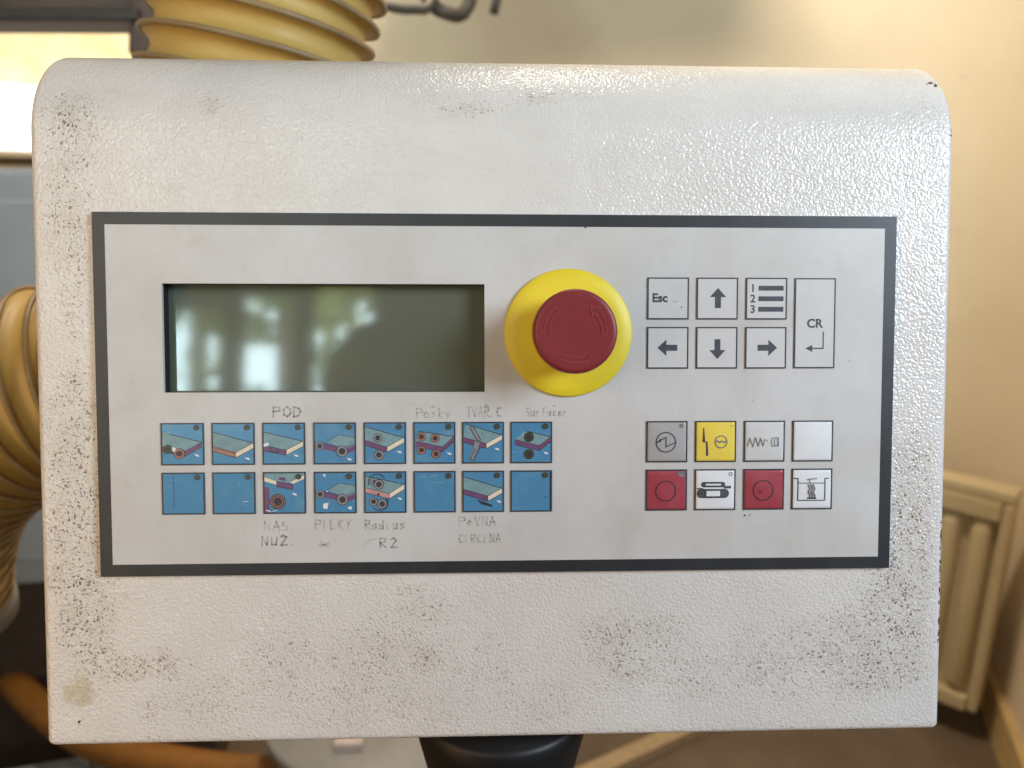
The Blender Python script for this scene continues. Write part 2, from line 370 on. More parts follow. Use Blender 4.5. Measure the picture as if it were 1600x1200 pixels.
class Flat:
    """flat print: polygons in (x, z) millimetres, layered towards the viewer"""
    def __init__(s, n0=0.0): s.v = []; s.f = []; s.mi = []; s.mats = []; s.n0 = n0; s.k = 0
    def _m(s, m):
        m = M[m]
        if m not in s.mats: s.mats.append(m)
        return s.mats.index(m)
    def poly(s, pts, m, lay=None):
        lay = s.lay() if lay is None else lay
        b = len(s.v)
        for (x, z) in pts: s.v.append((x * S, -(s.n0 + lay) * S, z * S))
        s.f.append(tuple(range(b, b + len(pts)))); s.mi.append(s._m(m))
    def lay(s): s.k += 1; return s.k * 0.012
    def tris(s, vs, fs, m):
        lay = s.lay(); b = len(s.v)
        for (x, z) in vs: s.v.append((x * S, -(s.n0 + lay) * S, z * S))
        for f in fs: s.f.append(tuple(b + i for i in f)); s.mi.append(s._m(m))
    def rect(s, x0, z0, x1, z1, m):
        if s.n0 > 0.48:
            lay = s.lay(); n = max(1, int((x1 - x0) / 1.2)); k = max(1, int((z1 - z0) / 1.2))
            for i in range(n):
                for j in range(k):
                    a, b, c, d = x0 + (x1 - x0) * i / n, z0 + (z1 - z0) * j / k, x0 + (x1 - x0) * (i + 1) / n, z0 + (z1 - z0) * (j + 1) / k
                    s.poly([(a, b), (c, b), (c, d), (a, d)], m, lay)
            return
        s.poly([(x0, z0), (x1, z0), (x1, z1), (x0, z1)], m)
    def disc(s, x, z, r, m, ry=None, n=28):
        ry = ry or r
        s.poly([(x + r * math.cos(2 * math.pi * k / n), z + ry * math.sin(2 * math.pi * k / n)) for k in range(n)], m)
    def ring(s, x, z, r, wd, m, ry=None, a0=0, a1=360, n=32):
        ry = ry or r; lay = s.lay()
        for k in range(n):
            t0 = R(a0 + (a1 - a0) * k / n); t1 = R(a0 + (a1 - a0) * (k + 1) / n)
            q = []
            for (t, e) in ((t0, -1), (t0, 1), (t1, 1), (t1, -1)):
                q.append((x + (r + e * wd / 2) * math.cos(t), z + (ry + e * wd / 2) * math.sin(t)))
            s.poly(q, m, lay)
    def line(s, pts, wd, m):
        lay = s.lay()
        if s.n0 > 0.48:
            q = []
            for (a, b) in zip(pts[:-1], pts[1:]):
                n = max(1, int(math.hypot(b[0] - a[0], b[1] - a[1]) / 1.2)); q += [(a[0] + (b[0] - a[0]) * t / n, a[1] + (b[1] - a[1]) * t / n) for t in range(n)]
            pts = q + [pts[-1]]
        for (a, b) in zip(pts[:-1], pts[1:]):
            d = Vector((b[0] - a[0], b[1] - a[1]))
            if d.length < 1e-6: continue
            d.normalize(); o = Vector((-d.y, d.x)) * wd / 2; e = d * wd * 0.35
            s.poly([(a[0] - e.x - o.x, a[1] - e.y - o.y), (b[0] + e.x - o.x, b[1] + e.y - o.y), (b[0] + e.x + o.x, b[1] + e.y + o.y), (a[0] - e.x + o.x, a[1] - e.y + o.y)], m, lay)
            lay += 0.0015
    def text(s, txt, x, z, size, m, bold=0.0):
        c = bpy.data.curves.new('t', 'FONT'); c.body = txt; c.size = size; c.offset = bold; c.resolution_u = 3
        o = bpy.data.objects.new('t', c); me = bpy.data.meshes.new_from_object(o)
        s.tris([(v.co.x + x, v.co.y + z) for v in me.vertices], [tuple(p.vertices) for p in me.polygons], m)
        bpy.data.objects.remove(o); bpy.data.meshes.remove(me); bpy.data.curves.remove(c)
    def build(s, name, parent, loc=(0, 0, 0)):
        if s.n0 > 0.48: s.v = [(x, y - dome(x / S, z / S) * S, z) for (x, y, z) in s.v]
        me = pydata(name, s.v, s.f)
        for m in s.mats: me.materials.append(m)
        for p, i in zip(me.polygons, s.mi): p.material_index = i
        o = bpy.data.objects.new(name, me); COL.objects.link(o); o.parent = parent; o.location = loc
        return o

# faceplate with the display opening
PW, PH = 189.0, 85.2
SX0, SX1, SZ0, SZ1 = -157.9, -8.4, 1.6, 52.3
def faceplate():
    xs = [-PW, -PW + .35, SX0, SX1, PW - .35, PW]; zs = [-PH, -PH + .35, SZ0, SZ1, PH - .35, PH]
    v, f = [], []
    for j, z in enumerate(zs):
        for i, x in enumerate(xs):
            edge = i in (0, 5) or j in (0, 5)
            v.append(P(x, z, -0.35 if edge else 0.0))
    for j in range(5):
        for i in range(5):
            if i == 2 and j == 2: continue
            a = j * 6 + i; f.append((a, a + 1, a + 7, a + 6))
    ring = [j for j in range(6)] + [k * 6 + 5 for k in range(1, 6)] + [30 + i for i in range(4, -1, -1)] + [k * 6 for k in range(4, 0, -1)]
    b = len(v)
    for r in ring: v.append(Vector((v[r].x, -NF * S - 0.00002, v[r].z)))
    for k in range(len(ring)):
        k2 = (k + 1) % len(ring); f.append((ring[k2], ring[k], b + k, b + k2))
    hole = [(SX0, SZ0), (SX1, SZ0), (SX1, SZ1), (SX0, SZ1)]; idx = [14, 15, 21, 20]
    b = len(v)
    for (x, z) in hole: v.append(P(x, z, -2.0))
    for k in range(4):
        k2 = (k + 1) % 4; f.append((idx[k], idx[k2], b + k2, b + k))
    return link('faceplate', pydata('faceplate', v, f), M['plate'], console)
plate = faceplate()
bf = Flat(0.02); bo = 5.9
for q in ([(-PW + .2, PH - .2), (-PW + .2, -PH + .2), (-PW + bo, -PH + bo), (-PW + bo, PH - bo)], [(PW - bo, PH - bo), (PW - bo, -PH + bo), (PW - .2, -PH + .2), (PW - .2, PH - .2)],
          [(-PW + .2, PH - .2), (-PW + bo, PH - bo), (PW - bo, PH - bo), (PW - .2, PH - .2)], [(-PW + .2, -PH + .2), (PW - .2, -PH + .2), (PW - bo, -PH + bo), (-PW + bo, -PH + bo)]):
    bf.poly(q, 'border', 0.03)
bf.build('border_band', plate, P(0, 0, 0))
for (x, z, r) in ((39.2, 79.1, .55), (55, 82, .4), (-184.5, 79.2, .5), (167, 16, .3), (117, -58.5, .55), (119.5, -58.2, .35), (120, -3, .25)):
    sp = Flat(0.06); sp.disc(0, 0, r, 'ink', n=8); sp.build('dirt_speck', plate, P(x, z, 0))

# display: dark walled recess with a glossy screen at its bottom
def recess():
    bm = bmesh.new(); d = -9.5; t = 4
    for (x0, z0, x1, z1) in ((SX0 - t, SZ0 - t, SX0 - .1, SZ1 + t), (SX1 + .1, SZ0 - t, SX1 + t, SZ1 + t), (SX0 - .1, SZ0 - t, SX1 + .1, SZ0 - .1), (SX0 - .1, SZ1 + .1, SX1 + .1, SZ1 + t)):
        box(bm, P((x0 + x1) / 2, (z0 + z1) / 2, (d - 2.1) / 2), ((x1 - x0) * S, abs(d + 2.1) * S, (z1 - z0) * S))
    return link('display', from_bm('display', bm), M['recess'], console)
disp = recess()
link('screen', box_mesh('screen', P((SX0 + SX1) / 2, (SZ0 + SZ1) / 2, -9.0), ((SX1 - SX0 + 2) * S, 0.002, (SZ1 - SZ0 + 2) * S)), M['lcd'], disp)

# ------------------------------------------------------------------ keys
KS = 19.8
def key_mesh(wd, ht):
    return box_mesh('key', (0, -0.00023, 0), ((wd - .2) * S, 0.00044, (ht - .2) * S), 0.00012)
BULGE = 0.8
def dome(x, z):
    a, b = min(1, abs(x) / 9.6), min(1, abs(z) / 9.6); return BULGE * (1 - a * a) * (1 - b * b)
def dome_mesh(wd, ht):
    n = 12; v, f = [], []
    for j in range(n + 1):
        for i in range(n + 1):
            x = (i / n - .5) * (wd - .2); z = (j / n - .5) * (ht - .2); v.append((x * S, -(0.42 + dome(x, z)) * S, z * S))
    for j in range(n):
        for i in range(n): a = j * (n + 1) + i; f.append((a, a + 1, a + n + 2, a + n + 1))
    rim = list(range(n + 1)) + [k * (n + 1) + n for k in range(1, n + 1)] + [n * (n + 1) + i for i in range(n - 1, -1, -1)] + [k * (n + 1) for k in range(n - 1, 0, -1)]
    b = len(v)
    for r in rim: v.append((v[r][0], -0.00001, v[r][2]))
    for k in range(len(rim)): k2 = (k + 1) % len(rim); f.append((rim[k2], rim[k], b + k, b + k2))
    me = pydata('key', v, f)
    for p in me.polygons: p.use_smooth = True
    return me
def border_mesh(wd, ht, t=0.62):
    bm = bmesh.new()
    for (x, z, sx, sz) in ((-wd / 2 + t / 2, 0, t, ht), (wd / 2 - t / 2, 0, t, ht), (0, ht / 2 - t / 2, wd - 2 * t, t), (0, -ht / 2 + t / 2, wd - 2 * t, t)):
        box(bm, (x * S, -0.00026, z * S), (sx * S, 0.00052, sz * S))
    return from_bm('key_border', bm)
KM = {}
def make_key(u, v, mat, label, wd=KS, ht=KS, domed=False):
    kk = (wd, ht, mat, domed)
    if kk not in KM:
        me = dome_mesh(wd, ht) if domed else key_mesh(wd, ht); me.materials.append(M[mat]); KM[kk] = me
    if (wd, ht) not in KM:
        bm_ = border_mesh(wd, ht); bm_.materials.append(M['blackline']); KM[(wd, ht)] = bm_
    k = bpy.data.objects.new('key', KM[kk]); COL.objects.link(k); k.parent = console; k.location = P(u, v, 0.0)
    k['label'] = label
    b = bpy.data.objects.new('key_border', KM[(wd, ht)]); COL.objects.link(b); b.parent = k
    return k
CX = [-149.6, -126.2, -102.7, -79.0, -55.5, -32.2, -9.2, 13.7]
RZ = [-22.5, -45.8]
def F(): return Flat(0.47)
def K(x, y): return (-KS / 2 + .6 + x * (KS - 1.2), KS / 2 - .6 - y * (KS - 1.2))     # fractions of the key, y down
def kp(f, pts, m): f.poly([K(*p) for p in reversed(pts)], m)
def kl(f, pts, wd, m): f.line([K(*p) for p in pts], wd, m)
def wheel(f, x, y, r, hub='hub', c='wheel'):
    X, Z = K(x, y); r *= 18.6
    f.disc(X, Z, r, c); f.ring(X, Z, r * .72, r * .34, hub); f.disc(X, Z, r * .28, c)
def slab(f, left='purple', right='cream', a=(0, .2), b=(1, .48), tip=(.56, .72), c=(0, .56), th=.13):
    kp(f, [a, b, tip, c], 'slab'); kp(f, [c, tip, (tip[0], tip[1] + th), (c[0], c[1] + th)], left)
    kp(f, [tip, b, (b[0], b[1] + th), (tip[0], tip[1] + th)], right)
    kl(f, [a, b], .35, 'wheel'); kl(f, [c, tip, b], .22, 'wheel'); kl(f, [(c[0], c[1] + th), (tip[0], tip[1] + th), (b[0], b[1] + th)], .25, 'wheel'); kl(f, [tip, (tip[0], tip[1] + th)], .25, 'wheel')
def arrow_chip(f, x=.85, y=.78): kp(f, [(x - .06, y - .03), (x + .05, y - .01), (x + .06, y + .04), (x - .02, y + .02)], 'white')
def led(k):
    f = F(); f.k = 40; X, Z = K(.86, .085)
    f.disc(X, Z, 1.35, 'wheel'); f.disc(X, Z, 1.0, 'olive'); f.build('indicator_window', k)

def picto(i):
    f = F()
    if i == 0:
        slab(f, 'purple', 'purple', b=(.98, .45), tip=(.55, .68)); wheel(f, .14, .63, .12, 'olive'); wheel(f, .42, .74, .14, 'brick'); kp(f, [(.24, .57), (.34, .6), (.31, .7), (.24, .66)], 'white'); arrow_chip(f)
        kp(f, [(.02, .2), (.2, .2), (.2, .48), (.02, .48)], 'slab')
    elif i == 1:
        slab(f, 'brick', 'cream'); kl(f, [(0, .63), (.56, .79)], .3, 'pink'); kl(f, [(0, .6), (.56, .755)], .15, 'wheel'); arrow_chip(f, .85, .87)
        for k in range(6): kl(f, [(0, .25 + k * .055), (.9 - k * .07, .5 + k * .036)], .1, 'hub')
    elif i == 2:
        slab(f, 'purple', 'cream', b=(.98, .44), tip=(.56, .66)); kp(f, [(.15, .56), (.36, .61), (.36, .76), (.15, .7)], 'wheel'); kp(f, [(.17, .58), (.34, .62), (.34, .73), (.17, .68)], 'purple'); kp(f, [(0, .5), (.12, .47), (.12, .54), (0, .58)], 'white'); arrow_chip(f, .8, .8)
    elif i in (3, 10):
        y = 0 if i == 3 else -.02
        kp(f, [(.3, .46 + y), (.6, .28 + y), (1, .34 + y), (1, .56 + y), (.78, .64 + y)], 'slab'); kp(f, [(.12, .48 + y), (.7, .62 + y), (.7, .76 + y), (.12, .62 + y)], 'purple'); kp(f, [(.78, .64 + y), (1, .55 + y), (1, .68 + y), (.78, .78 + y)], 'purple')
        kl(f, [(.12, .47 + y), (.7, .62 + y), (1, .53 + y)], .3, 'wheel'); kl(f, [(.3, .46 + y), (.6, .28 + y), (1, .34 + y)], .2, 'wheel')
        wheel(f, .12, .56 + y, .115); wheel(f, .68, .70 + y, .15); arrow_chip(f, .86, .9)
        if i == 10:
            kp(f, [(.2, .02), (.27, .04), (.25, .1), (.21, .08)], 'white'); kp(f, [(.2, .78), (.33, .76), (.3, .92), (.19, .9)], 'white'); kp(f, [(.84, .86), (.92, .85), (.89, .93)], 'white'); kp(f, [(.26, .46), (.32, .45), (.3, .49)], 'white'); kp(f, [(.84, .1), (.9, .13), (.86, .16)], 'white')
    elif i == 4:
        slab(f, 'purple', 'cream', b=(.98, .36), tip=(.55, .6), c=(0, .42), a=(0, .08)); wheel(f, .32, .36, .12); wheel(f, .35, .8, .13); arrow_chip(f, .86, .72)
    elif i == 5:
        slab(f, 'purple', 'purple', a=(.1, .2), b=(1, .34), tip=(.7, .6), c=(.02, .45)); [wheel(f, x, y, .115, 'brick') for x, y in ((.17, .34), (.52, .38), (.17, .68), (.54, .78))]; arrow_chip(f, .87, .77)
    elif i == 6:
        slab(f, 'purple', 'cream', b=(.98, .3), tip=(.58, .52), c=(0, .36), a=(.05, .02)); kp(f, [(.16, .1), (.24, .06), (.44, .42), (.36, .46)], 'hub'); kp(f, [(.3, .44), (.42, .5), (.26, .96), (.16, .92)], 'hub'); kl(f, [(.16, .1), (.24, .06), (.44, .42), (.36, .46), (.16, .1)], .3, 'wheel'); kl(f, [(.3, .66), (.16, .92), (.26, .96), (.42, .62)], .3, 'wheel'); arrow_chip(f, .85, .66)
    elif i == 7:
        slab(f, 'purple', 'purple', a=(.35, .2), b=(1, .36), tip=(.7, .58), c=(.08, .42)); wheel(f, .44, .36, .13, 'olive', 'wheel'); wheel(f, .44, .8, .13, 'olive', 'wheel'); arrow_chip(f, .87, .77)
    elif i == 11 - 1: pass
    return f
f9 = None
LBL = ['blue key with a board, two rollers and a purple edge', 'blue key with a layered board and cream edge', 'blue key with a board and small purple block', 'blue key with a board on two wheels, upper row', 'blue key with a cream edged board between two rings',
       'blue key with a purple board between four rings', 'blue key with a board crossed by two slanting bars', 'blue key with a purple board between two dark rollers']
for i in range(8):
    k = make_key(CX[i], RZ[0], 'blue', LBL[i]); picto(i).build('pictogram', k); led(k)
LB2 = ['blank blue key at the left end of the lower row', 'blank blue key second in the lower row', 'blue key with a purple block and large dark disc', 'blue key with wheels and chipped white spots', 'blue key with a pink board between doubled rings', 'blank blue key with two pale scratches on top', 'blue key with a cream edged board over a blade', 'blank blue key at the right end of the lower row']
for i in range(8):
    k = make_key(CX[i], RZ[1], 'blue', LB2[i]); f = F()
    if i == 0:
        kl(f, [(.25, .05), (.27, .45), (.26, .85)], .22, 'wheel'); kl(f, [(.9, .45), (.93, .62)], .2, 'slab')
    elif i == 1:
        kl(f, [(.62, .22), (.64, .34)], .3, 'slab'); kl(f, [(.72, .72), (.86, .71)], .2, 'white'); kl(f, [(.76, .79), (.86, .8)], .18, 'slab')
    elif i == 2:
        kp(f, [(0, .0), (1, .0), (1, .06), (.62, .24), (.3, .22), (0, .1)], 'slab'); kp(f, [(0, .1), (.3, .2), (.3, .29), (0, .2)], 'cream'); kp(f, [(.64, .23), (1, .05), (1, .14), (.72, .27)], 'cream')
        kp(f, [(.3, .19), (.72, .28), (.72, .42), (.3, .35)], 'wheel'); kp(f, [(.32, .21), (.7, .295), (.7, .405), (.32, .33)], 'purple'); kp(f, [(.36, .1), (.52, .1), (.54, .2), (.36, .17)], 'purple'); kp(f, [(0, .35), (.12, .35), (.12, 1), (0, 1)], 'purple')
        wheel(f, .33, .72, .2, 'brick'); X, Z = K(.33, .72); f.ring(X, Z, 2.7, .5, 'wheel'); arrow_chip(f, .75, .53); kl(f, [(.04, .94), (.14, .97)], .5, 'white'); kl(f, [(.2, .97), (.32, .94)], .25, 'white')
    elif i == 3: f = picto(10)
    elif i == 4:
        slab(f, 'pink', 'cream', b=(.98, .3), tip=(.6, .54), c=(0, .38), a=(0, .08)); wheel(f, .24, .24, .11); wheel(f, .34, .3, .13); wheel(f, .2, .74, .11); wheel(f, .42, .8, .13)
        X, Z = K(.3, .25); f.ring(X, Z, 4.0, .4, 'wheel', None, 30, 200); X, Z = K(.36, .76); f.ring(X, Z, 3.8, .4, 'wheel', None, 220, 390); wheel(f, .33, .55, .03, 'wheel'); arrow_chip(f, .86, .66)
    elif i == 5:
        kl(f, [(.1, .1), (.28, .11)], .3, 'slab'); kl(f, [(.36, .1), (.58, .09)], .35, 'slab'); kl(f, [(.38, .27), (.72, .26)], .28, 'slab')
    elif i == 6:
        slab(f, 'purple', 'cream', b=(.98, .42), tip=(.62, .62), c=(0, .44), a=(0, .12)); kp(f, [(.34, .7), (.74, .85), (.72, .9), (.44, .82)], 'wheel'); arrow_chip(f, .9, .76)
    else:
        kl(f, [(.3, .08), (.5, .085)], .2, 'slab'); kl(f, [(.85, .64), (.88, .66)], .4, 'wheel'); kl(f, [(.985, .02), (.985, .98)], .5, 'wheel')
    if f.v: f.build('pictogram' if i in (2, 3, 4, 6) else 'scratch', k)
    led(k)

UX = [78.7, 102.3, 126.0, 149.6]; UZ = [45.8, 22.4]
def arrow(f, x, z, d):
    pts = [(0, 5.2), (-3.9, .9), (-1.45, .9), (-1.45, -4.3), (1.45, -4.3), (1.45, .9), (3.9, .9)]
    c, s = {'up': (1, 0), 'down': (-1, 0), 'left': (0, 1), 'right': (0, -1)}[d]
    f.poly([(x + px * c - pz * s, z + px * s + pz * c) for px, pz in pts], 'ink')
k = make_key(UX[0], UZ[0], 'keygrey', 'pale key reading Esc'); f = F(); f.text('Esc', -7.7, -1.6, 5.6, 'ink', 0.22)
for (x, z, r) in ((2.9, -1.5, .35), (4.2, -1.4, .25), (6.3, -4.2, .4), (-7.2, 6.3, .2)): f.disc(x, z, r, 'ink2', n=8)
f.build('lettering', k)
for (i, r, d) in ((1, 0, 'up'), (0, 1, 'left'), (1, 1, 'down'), (2, 1, 'right')):
    k = make_key(UX[i], UZ[r], 'keygrey', 'pale key with a dark arrow pointing ' + d); f = F(); arrow(f, 0.3, -.2 if d in ('up', 'down') else 0, d); f.build('pictogram', k)
k = make_key(UX[2], UZ[0], 'keygrey', 'pale key with three bars numbered 1 2 3'); f = F()
for j, tx in enumerate('123'):
    z = 5.0 - j * 5.0; f.text(tx, -7.9, z - 1.75, 5.2, 'ink', 0.12); f.rect(-3.9, z - 1.2, 8.2, z + 1.1, 'ink')
f.build('lettering', k)
k = make_key(UX[3], 34.1, 'keygrey', 'tall pale key reading CR with a bent arrow', KS, 43.0); f = F(); f.text('CR', -3.9, -2.0, 5.8, 'ink', 0.18)
f.line([(4.2, -4.2), (4.2, -12.0), (-1.5, -12.0)], .62, 'ink'); f.poly([(-4.4, -12.0), (-1.0, -13.7), (-1.0, -10.3)], 'ink'); f.build('lettering', k)

k = make_key(UX[0], RZ[0], 'keydull', 'dull grey key with a zigzag arrow in a circle', domed=True); f = Flat(0.54); f.ring(-.6, -.2, 4.7, .55, 'ink')
f.line([(-5.0, -.2), (-.6, 2.2), (-.6, -2.4), (3.9, -.3)], .5, 'ink'); f.poly([(-5, -.6), (-3.2, 1.7), (-2.9, .1)], 'ink'); f.disc(6.9, 7.6, 1.1, 'ink2', n=10); f.build('pictogram', k)
k = make_key(UX[1], RZ[0], 'keyyellow', 'yellow key with a stepped bar and small circle', domed=True); f = Flat(0.54)
f.poly([(-6.2, 6.6), (-5.7, 6.6), (-5.2, -.2), (-6.5, -.2)], 'ink'); f.line([(-6.2, -.1), (-4.6, -.1)], .5, 'ink'); f.poly([(-4.9, -.2), (-4.1, -.2), (-3.6, -6.8), (-4.7, -6.8)], 'ink'); f.ring(2.4, -.1, 2.9, .5, 'ink2'); f.line([(-.4, -.1), (.6, .4), (1.6, -.4), (2.6, .3), (3.6, -.3), (4.9, 0)], .7, 'ink2'); f.line([(7, 7.6), (8.3, 7.6)], .3, 'ink2'); f.build('pictogram', k)
k = make_key(UX[2], RZ[0], 'keygrey', 'pale key with a zigzag wave and a coil', domed=True); f = Flat(0.54)
f.line([(-8.4, -2.4), (-7.3, 1.6), (-5.8, -2.6), (-4.6, 1.9), (-3.2, -2.4), (-2.2, 1.6), (-1.0, -2.2), (-.2, .6)], .45, 'ink2'); f.line([(-.2, 1.0), (1.2, .2)], .35, 'ink2')
f.ring(4.0, -.3, .9, .4, 'ink2', 2.1, 60, 300); f.ring(5.5, -.3, .9, .4, 'ink2', 2.1); f.line([(6.6, 1.8), (6.6, -2.4)], .4, 'ink2'); f.build('pictogram', k)
k = make_key(UX[3], RZ[0], 'keywhite', 'blank bright white key', domed=True)
for (i, dot) in ((0, 0), (2, 1)):
    k = make_key(UX[i], RZ[1], 'keyred', 'red key with a circle and a worn dent, right of the conveyor key' if dot else 'darker red key with a circle at the lower left', domed=True); f = Flat(0.54); f.ring(-.5, -.4, 4.8, .5, 'blackline')
    if dot: f.disc(-2.0, -1.0, .8, 'red', n=10)
    else: f.poly([(5.2, 8.9), (9.0, 8.9), (9.0, 6.4), (6, 6.6)], 'ink2')
    f.build('pictogram', k)
k = make_key(UX[1], RZ[1], 'keywhite', 'pale key with a conveyor drawing', domed=True); f = Flat(0.54)
f.rect(-6.0, 1.3, 3.2, 3.9, 'ink'); f.disc(-5.6, 2.6, 1.3, 'ink', n=14); f.disc(3.4, 2.6, 1.3, 'ink', n=14); f.rect(-4.8, 2.2, 2.6, 3.0, 'keywhite'); f.poly([(-9, .9), (-6, .9), (-6, .3), (-9, .3)], 'ink'); f.rect(4.0, .7, 7.6, 1.9, 'ink')
f.rect(-7.0, -3.9, 4.4, .5, 'ink'); f.disc(-6.8, -1.7, 2.2, 'ink', n=16); f.disc(4.4, -1.7, 2.2, 'ink', n=16); f.rect(-4.4, -3.0, 2.2, -.4, 'keywhite'); f.ring(-6.8, -1.7, 1.1, .25, 'ink2'); f.ring(4.4, -1.7, 1.1, .25, 'ink2'); f.ring(7.4, 7.6, .8, .3, 'ink2'); f.build('pictogram', k)
k = make_key(UX[3], RZ[1], 'keywhite', 'pale key with a tank and a wavy drain', domed=True); f = Flat(0.54)
f.line([(-9, 5.2), (-7, 5.2), (-7, -5.4), (6.2, -5.4), (6.2, 5.2), (8, 5.2)], .5, 'ink'); f.line([(-6.6, 3.0), (5.8, 3.0)], .4, 'ink'); f.line([(-2.8, 4.6), (2.0, 5.2)], .5, 'ink2'); f.line([(-1.4, 5.2), (-1.4, 3.2)], .5, 'ink2')
for dx in (-1.6, -.4, .8): f.line([(dx - .6, 2.2), (dx + .2, .4), (dx - .5, -1.6), (dx + .4, -3.2), (dx, -4.4)], .75, 'ink2')
f.line([(-2.4, -4.3), (1.6, -4.3)], .8, 'ink'); f.build('pictogram', k)

# ------------------------------------------------------------------ pencil writing on the plate
G = {'P': [[(0, 0), (0, 1), (.55, .95), (.6, .6), (0, .5)]], 'O': [[(.3, 1), (0, .7), (.05, .2), (.35, 0), (.6, .3), (.58, .8), (.3, 1)]], 'D': [[(0, 0), (0, 1), (.45, .85), (.6, .5), (.4, .1), (0, 0)]],
     'o': [[(.25, .6), (0, .4), (.1, .05), (.4, .05), (.5, .4), (.25, .6)]], 's': [[(.4, .6), (.05, .5), (.4, .25), (0, 0)]], 'k': [[(0, 0), (.05, 1)], [(.4, .6), (.05, .3), (.4, 0)]], 'y': [[(0, .6), (.2, .15)], [(.45, .6), (.05, -.3)]],
     'T': [[(0, .95), (.7, 1)], [(.35, 1), (.3, 0)]], 'V': [[(0, 1), (.3, 0), (.6, 1)]], 'A': [[(0, 0), (.3, 1), (.6, 0)], [(.1, .4), (.5, .4)]], 'R': [[(0, 0), (0, 1), (.5, .9), (.45, .6), (0, .5), (.55, 0)]], 'C': [[(.55, .9), (.15, .9), (0, .5), (.1, .1), (.5, .05)]],
     'N': [[(0, 0), (.05, 1), (.5, .05), (.55, 1)]], 'U': [[(0, 1), (.05, .1), (.45, .05), (.55, 1)]], 'Z': [[(0, 1), (.55, 1), (0, 0), (.6, .05)]], 'S': [[(.5, .9), (.1, .9), (.1, .55), (.5, .45), (.45, .05), (0, .05)]], 'I': [[(.1, 1), (.1, 0)]], 'L': [[(0, 1), (0, 0), (.45, .05)]],
     'K': [[(0, 0), (.05, 1)], [(.5, 1), (.05, .5), (.55, 0)]], 'Y': [[(0, 1), (.25, .55), (.2, 0)], [(.55, 1), (.25, .55)]], 'a': [[(.4, .55), (.05, .4), (.1, .05), (.4, .15), (.4, .6), (.45, 0)]], 'd': [[(.45, .3), (.1, .5), (.05, .05), (.4, .1), (.45, 1), (.45, 0)]], 'i': [[(.1, .6), (.1, 0)]], 'u': [[(0, .6), (.05, .05), (.4, .1), (.4, .6), (.42, 0)]],
     'r': [[(0, 0), (.02, .6)], [(.02, .4), (.35, .6)]], 'e': [[(.05, .3), (.4, .4), (.25, .6), (.02, .35), (.15, .03), (.42, .12)]], '2': [[(.02, .8), (.3, 1), (.5, .75), (.05, .05), (.6, .05)]], 'X': [[(0, .1), (.55, .6)], [(.05, .65), (.5, .0)], [(-.05, .35), (.55, .3)]], '^': [[(0, 1.1), (.2, 1.25), (.4, 1.1)]], '.': [[(.1, 0), (.15, .05)]],
     '(': [[(0, 0), (.1, .5), (.45, .85), (1.0, .95)]], '-': [[(.05, .4), (.4, .42)]], 'f': [[(.4, 1), (.2, .9), (.15, 0)], [(0, .55), (.35, .55)]], 'c': [[(.42, .5), (.1, .5), (.05, .1), (.42, .06)]], ' ': []}
def write(txt, u, v, h, wdt, mat, wd=.42, adv=.82):
    f = Flat(0.03); x = u
    for ch in txt:
        if ch == '^':
            for st in G['^']: f.line([(x - wdt * adv + a * wdt + random.uniform(-.1, .1), v + b * h) for a, b in st], wd * .8, mat)
            continue
        for st in G[ch]:
            f.line([(x + a * wdt + random.uniform(-.12, .12), v + b * h + random.uniform(-.12, .12)) for a, b in st], wd, mat)
        x += wdt * adv
    f.build('handwriting', plate, P(0, 0, 0))
write('POD', -107.5, -9.8, 4.6, 5.2, 'graphite', .8, .92)
write('Pos^ky', -40.5, -10.6, 4.4, 4.2, 'graphite2', .8)
write('TVAR^.C', -17.2, -10.2, 4.6, 3.6, 'graphite2', .8)
write('Surfac^er', 11.3, -10.0, 4.0, 3.1, 'graphite2', .75)
write('NAS.', -112.5, -63.8, 4.4, 5.0, 'graphite2', .8)
write('NUZ^.', -113.8, -70.8, 4.0, 5.0, 'graphite', .8, .9)
write('PILKY', -88.6, -63.4, 4.6, 4.4, 'graphite2', .8)
write('X', -86.6, -72.6, 5.2, 8.6, 'graphite2', .75)
write('Radius', -65.0, -63.6, 4.4, 4.0, 'graphite2', .8)
write('(', -66.0, -73.2, 5.4, 6.5, 'graphite2', .6)
write('R2', -58.2, -72.6, 4.8, 5.4, 'graphite', .65, .92)
write('PeVNA', -20.5, -62.2, 4.2, 4.4, 'graphite2', .8)
write('CIRCINA', -20.8, -70.4, 3.8, 3.6, 'graphite2', .75)

# ------------------------------------------------------------------ emergency stop
EU, EV = 31.1, 29.5
stop = link('emergency_stop', lathe('emergency_stop', [(30.0 * S, 0.0), (30.2 * S, 0.4 * S), (30.1 * S, 1.5 * S), (29.6 * S, 2.0 * S), (24 * S, 2.35 * S), (17.5 * S, 2.5 * S)], 96, 'y'), M['yellow'], console, P(EU, EV, 0.0), True)
stop['label'] = 'red mushroom stop button on a yellow disc'
link('collar', lathe('collar', [(17.6 * S, 2.4 * S), (17.4 * S, 6 * S), (16.4 * S, 9 * S), (16.2 * S, 14 * S)], 64, 'y'), M['yellow'], stop, (0, 0, 0), True)
link('mushroom_head', lathe('mushroom_head', [(14 * S, 13 * S), (16.5 * S, 13.2 * S), (17.6 * S, 16 * S), (18.2 * S, 20 * S), (18.6 * S, 26 * S), (18.55 * S, 28.6 * S), (18.1 * S, 30.0 * S), (17.4 * S, 30.6 * S), (16.4 * S, 30.75 * S), (14.5 * S, 30.6 * S), (8 * S, 30.4 * S), (.5 * S, 30.35 * S)], 96, 'y'), M['red'], stop, (0, 0, 0), True)
